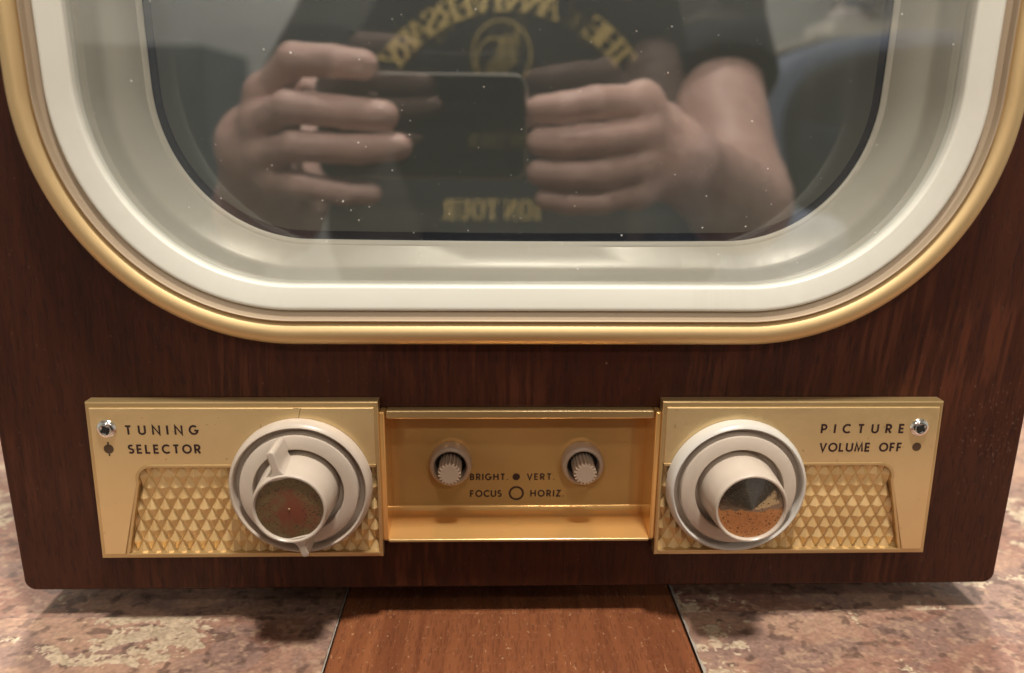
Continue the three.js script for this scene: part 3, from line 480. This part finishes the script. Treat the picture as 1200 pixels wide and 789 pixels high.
{
  const headField = (x, y, z) => smin(head, 0.014)(x, y, z);
  const g = mergeGeometries([meshField(bodyField, [-0.72, -0.68, -0.02], 1.44, 92), meshField(handR, [-0.02, 0.07, 0.225], 0.22, 70), meshField(handL, [-0.245, 0.07, 0.225], 0.22, 70), meshField(headField, [-0.16, 0.42, 0.52], 0.32, 64)]);
  mesh('body', at0(uvXY(g)), skinMat, person);
  const nailMat = std({ color: L(0.62, 0.42, 0.36), roughness: 0.25 });
  for (const [x, y, z, a] of [[-0.100, 0.2285, 0.2668, 0], [-0.087, 0.1955, 0.2676, 0], [-0.078, 0.1745, 0.2684, 0]]) { const n = new THREE.SphereGeometry(1, 18, 12); n.scale(0.0068, 0.0056, 0.0022); n.translate(x, y, z); mesh('fingernail', at0(n), nailMat, person); }
  const dot = (p, q, n) => (p.x - q.x) * n.x + (p.y - q.y) * n.y + (p.z - q.z) * n.z;
  const sleeve = (s, t) => { const a = J['sh' + s], e = J['el' + s], d = e.clone().sub(a).normalize(), end = a.clone().lerp(e, t), c = cap(a, end.clone().addScaledVector(d, 0.1), 0.074, 0.068); return (x, y, z) => Math.max(c(x, y, z), dot({ x, y, z }, end, d)); };
  const tors = smin(torso, 0.04), sl = [sleeve('R', 0.52), sleeve('L', 0.60)];
  const shirtField = (x, y, z) => { let d = tors(x, y, z) - 0.016 + 0.005 * Math.sin(y * 34 + x * 21) * Math.sin(x * 17 - y * 9); for (const f of sl) { const e = f(x, y, z) - 0.002, h = clamp(0.5 + 0.5 * (e - d) / 0.03); d = e + (d - e) * h - 0.03 * h * (1 - h); } return Math.max(d, -0.20 - y, y - 0.425 - 0.03 * Math.min(1, Math.abs(x) / 0.1) * (x * x < 0.01 ? 0 : 0)); };
  const shirtMat = std({ color: L(0.016, 0.016, 0.016), roughness: 0.92, sheen: 0.2, sheenRoughness: 0.7, sheenColor: L(0.3, 0.3, 0.3) });
  const shirt = mesh('shirt', at0(meshField(shirtField, [-0.42, -0.27, 0.34], 0.84, 84)), shirtMat, person);
  const jeansField = (x, y, z) => Math.max(smin([torso[2], ...legs], 0.03)(x, y, z) - 0.012, y + 0.13, z - 1.04);
  mesh('jeans', at0(meshField(jeansField, [-0.40, -0.70, 0.42], 0.80, 56)), std({ color: L(0.05, 0.075, 0.13), roughness: 0.9 }), person);
  const hairField = (x, y, z) => Math.max(ell(V(TX, 0.612, 0.688), V(0.087, 0.118, 0.104))(x, y, z), 0.615 - y - (z - 0.66) * 1.1, 0.60 - z);
  mesh('hair', at0(meshField(hairField, [-0.14, 0.46, 0.55], 0.28, 40)), std({ color: L(0.05, 0.035, 0.025), roughness: 0.8 }), person);
  for (const s of [-1, 1]) { const e = new THREE.SphereGeometry(0.0115, 20, 14); e.translate(TX + s * 0.032, 0.606, 0.594); mesh('eye', at0(e), std({ color: L(0.7, 0.68, 0.65), roughness: 0.2 }), person); }
  // gold print on the chest, laid on the cloth
  const font = await new FontLoader().loadAsync('fonts/droid/droid_serif_bold.typeface.json');
  const zOn = (x, y) => { let z = 0.40; for (let i = 0; i < 60; i++) { const d = shirtField(x, y, z); if (d < 0.0002) break; z += Math.max(d * 0.7, 0.0003); } return z - 0.0014; };
  const lay = (g, fx) => { const p = g.attributes.position; for (let i = 0; i < p.count; i++) { const [x, y] = fx(p.getX(i), p.getY(i)); p.setXYZ(i, x, y, zOn(x, y)); } g.computeVertexNormals(); return g; };
  const flat = (text, size) => { const g = new THREE.ShapeGeometry(font.generateShapes(text, size), 4); g.computeBoundingBox(); const b = g.boundingBox; g.translate(-(b.min.x + b.max.x) / 2, 0, 0); g.deleteAttribute('uv'); return g; };
  const gs = []; const cx = 0.008, cy = 0.165, R = 0.140, words = 'THE  ANNIVERSARY', n = words.length;
  [...words].forEach((c, i) => { if (c === ' ') return; const th = (40 + 102 * i / (n - 1)) * Math.PI / 180; gs.push(lay(flat(c, 0.024), (x, y) => { const q = th - x / R * -1 * -1, t = th + x / R; return [cx + (R + y) * Math.cos(t), cy + (R + y) * Math.sin(t)]; })); });
  gs.push(lay(flat('ION TOUR', 0.0205), (x, y) => [-0.010 - x * 0.72, 0.094 + y]));
  // a plain round emblem of rings and wavy strokes
  const wav = (x0, y0, a, b, n2, ph) => { const p = []; for (let i = 0; i <= n2; i++) { const t = i / n2; p.push([x0 + a * t, y0 + b * t + 0.004 * Math.sin(t * 9 + ph)]); } return p; };
  gs.push(lay(ribbon(A(0, 0.262, 0.030, 0.034, 90, 450, 40), 0.0016, 0), (x, y) => [x, y])); gs.push(lay(ribbon(A(-0.008, 0.256, 0.018, 0.022, 60, 330, 30), 0.0016, 0), (x, y) => [x, y]));
  for (let i = 0; i < 7; i++) gs.push(lay(ribbon(wav(-0.020 + i * 0.003, 0.238 + i * 0.006, 0.034 - i * 0.002, 0.012, 16, i), 0.0012, 0), (x, y) => [x, y]));
  const pr = mesh('shirt_print', at0(mergeGeometries(gs.map((g) => { const q = g.index ? g.toNonIndexed() : g; for (const k of Object.keys(q.attributes)) if (k !== 'position' && k !== 'normal') q.deleteAttribute(k); return q; }))), std({ color: L(0.42, 0.31, 0.10), roughness: 0.6, side: THREE.DoubleSide }), shirt, 'gold shirt print');
}
{ // phone, held upright on its long side, its lens at the camera
  const ph = thing('phone', 'dark glass phone with a metal rim held in two hands before the television', 'phone'); ph.position.set(-0.060, 0.1505, 0.2905);
  const P = (n, g, m, p = ph) => { g.translate(0.060, -0.1505, -0.2905); return mesh(n, g, m, p); };
  const slab = new THREE.Shape(roundRectPts(-0.1345, 0.0145, 0.1512, 0.2242, 0.011));
  P('phone_body', extrude(slab, 0.2868, 0.2944, 0.0014, 4), std({ color: L(0.62, 0.60, 0.57), metalness: 1, roughness: 0.25 }));
  P('back_glass', extrude(new THREE.Shape(roundRectPts(-0.1328, 0.0128, 0.1529, 0.2225, 0.0095)), 0.28655, 0.28705), std({ color: L(0.012, 0.013, 0.014), roughness: 0.18 }));
  P('display', extrude(new THREE.Shape(roundRectPts(-0.1328, 0.0128, 0.1529, 0.2225, 0.0095)), 0.2941, 0.2946), std({ color: L(0.01, 0.01, 0.012), roughness: 0.08 }));
  for (const [x, y] of [[-0.01235, 0.18516], [-0.01235, 0.2090], [-0.0345, 0.1970]]) { const g = new THREE.TorusGeometry(0.0068, 0.0006, 10, 36); g.translate(x, y, 0.2862); P('lens_ring', g, std({ color: L(0.010, 0.010, 0.011), metalness: 0, roughness: 0.25 })); }
}
// furniture seen behind the person
{
  const c = thing('cabinet', 'blue-grey low cupboard against the pale wall behind the person', 'cabinet'); c.position.set(-1.36, FLOOR, 2.62);
  const m = std({ color: L(0.13, 0.155, 0.175), roughness: 0.6 });
  mesh('cupboard_body', box(-0.45, 0.42, 0.06, 1.06, -0.22, 0.24, 0.004), m, c); mesh('plinth', box(-0.43, 0.40, 0, 0.059, -0.19, 0.22), blackMat, c);
  for (const [x0, x1] of [[-0.445, -0.018], [-0.012, 0.415]]) { const d = mesh('cupboard_door', box(x0, x1, 0.08, 1.03, -0.242, -0.2205, 0.003), m, c); const h = new THREE.SphereGeometry(0.014, 16, 12); h.translate(x0 < -0.1 ? x1 - 0.05 : x0 + 0.05, 0.6, -0.256); mesh('door_knob', h, chromeMat, d); }
}
{
  const d = thing('door', 'grey flat door in the pale wall behind the person', 'door'); d.position.set(-0.42, FLOOR, 2.88);
  mesh('door_leaf', box(-0.19, 0.19, 0.0, 1.98, -0.02, 0.019, 0.002), std({ color: L(0.20, 0.21, 0.20), roughness: 0.6 }), d);
  const h = new THREE.SphereGeometry(0.022, 18, 12); h.translate(0.15, 0.95, -0.05); mesh('door_knob', h, chromeMat, d);
}
{
  const a = thing('armchair', 'charcoal armchair with a blue-grey rounded back near the person', 'armchair'); a.position.set(1.08, FLOOR, 1.85);
  const blue = std({ color: L(0.23, 0.27, 0.36), roughness: 0.9, sheen: 0.3, sheenColor: L(0.4, 0.45, 0.5) }), dark = std({ color: L(0.035, 0.037, 0.035), roughness: 0.9 });
  const back = new THREE.Shape(); back.moveTo(-0.36, 0.25); back.lineTo(-0.37, 0.85); back.quadraticCurveTo(-0.33, 1.02, -0.1, 1.06); back.quadraticCurveTo(0.15, 1.10, 0.40, 1.07); back.lineTo(0.42, 0.25);
  mesh('backrest', extrude(back, 0.10, 0.30, 0.05, 5), blue, a);
  const inner = new THREE.Shape(); inner.moveTo(-0.20, 0.45); inner.lineTo(-0.27, 0.80); inner.quadraticCurveTo(-0.29, 0.97, -0.1, 1.01); inner.quadraticCurveTo(0.15, 1.05, 0.36, 1.02); inner.lineTo(0.36, 0.45);
  mesh('back_cushion', extrude(inner, -0.02, 0.12, 0.05, 5), dark, a);
  mesh('seat', box(-0.30, 0.36, 0.18, 0.46, -0.45, 0.10, 0.05), dark, a);
  mesh('armrest', box(-0.42, -0.28, 0.12, 0.62, -0.45, 0.12, 0.05), blue, a); mesh('armrest', box(0.36, 0.50, 0.12, 0.62, -0.45, 0.12, 0.05), blue, a);
  for (const [x, z] of [[-0.34, -0.38], [0.42, -0.38], [-0.3, 0.22], [0.36, 0.22]]) { const g = new THREE.CylinderGeometry(0.025, 0.018, 0.26, 16); g.translate(x, 0.13, z); mesh('leg', g, blackMat, a); }
}
{
  const c = thing('side_cupboard', 'tan wooden cupboard standing behind the armchair', 'cupboard'); c.position.set(1.50, FLOOR + 0, 2.62);
  const m = std({ color: L(0.30, 0.21, 0.12), roughness: 0.6 });
  mesh('cupboard_body', box(-0.42, 0.42, 0.0, 1.09, -0.2, 0.24, 0.004), m, c); mesh('cupboard_top', box(-0.44, 0.44, 1.0905, 1.12, -0.22, 0.26, 0.004), std({ color: L(0.68, 0.65, 0.58), roughness: 0.5 }), c);
  const t = thing('white_tray', 'white tray on the tan cupboard under the silvery bundle', 'tray'); t.position.set(1.25, FLOOR + 1.1205, 2.56); mesh('tray_body', box(-0.12, 0.12, 0, 0.05, -0.12, 0.12, 0.012), std({ color: L(0.8, 0.77, 0.7), roughness: 0.4 }), t);
  const b = thing('foil_bundle', 'crumpled silvery bundle on the white tray', 'bundle'); b.position.set(1.25, FLOOR + 1.171, 2.56);
  const g = mergeVertices(new THREE.IcosahedronGeometry(0.12, 4).deleteAttribute('uv').deleteAttribute('normal'), 1e-4), p = g.attributes.position; for (let i = 0; i < p.count; i++) { const q = V(p.getX(i), p.getY(i), p.getZ(i)); q.multiplyScalar(0.8 + 0.4 * fbm(q.x * 16 + 5, q.y * 16 + q.z * 13, 99, 3)); if (q.y < -0.085) q.y = -0.085; p.setXYZ(i, q.x, q.y + 0.085, q.z); }
  const ng = g.toNonIndexed(); ng.computeVertexNormals(); mesh('foil', ng, std({ color: L(0.75, 0.72, 0.74), metalness: 0.9, roughness: 0.25 }), b);
}
renderer.render(scene, camera);
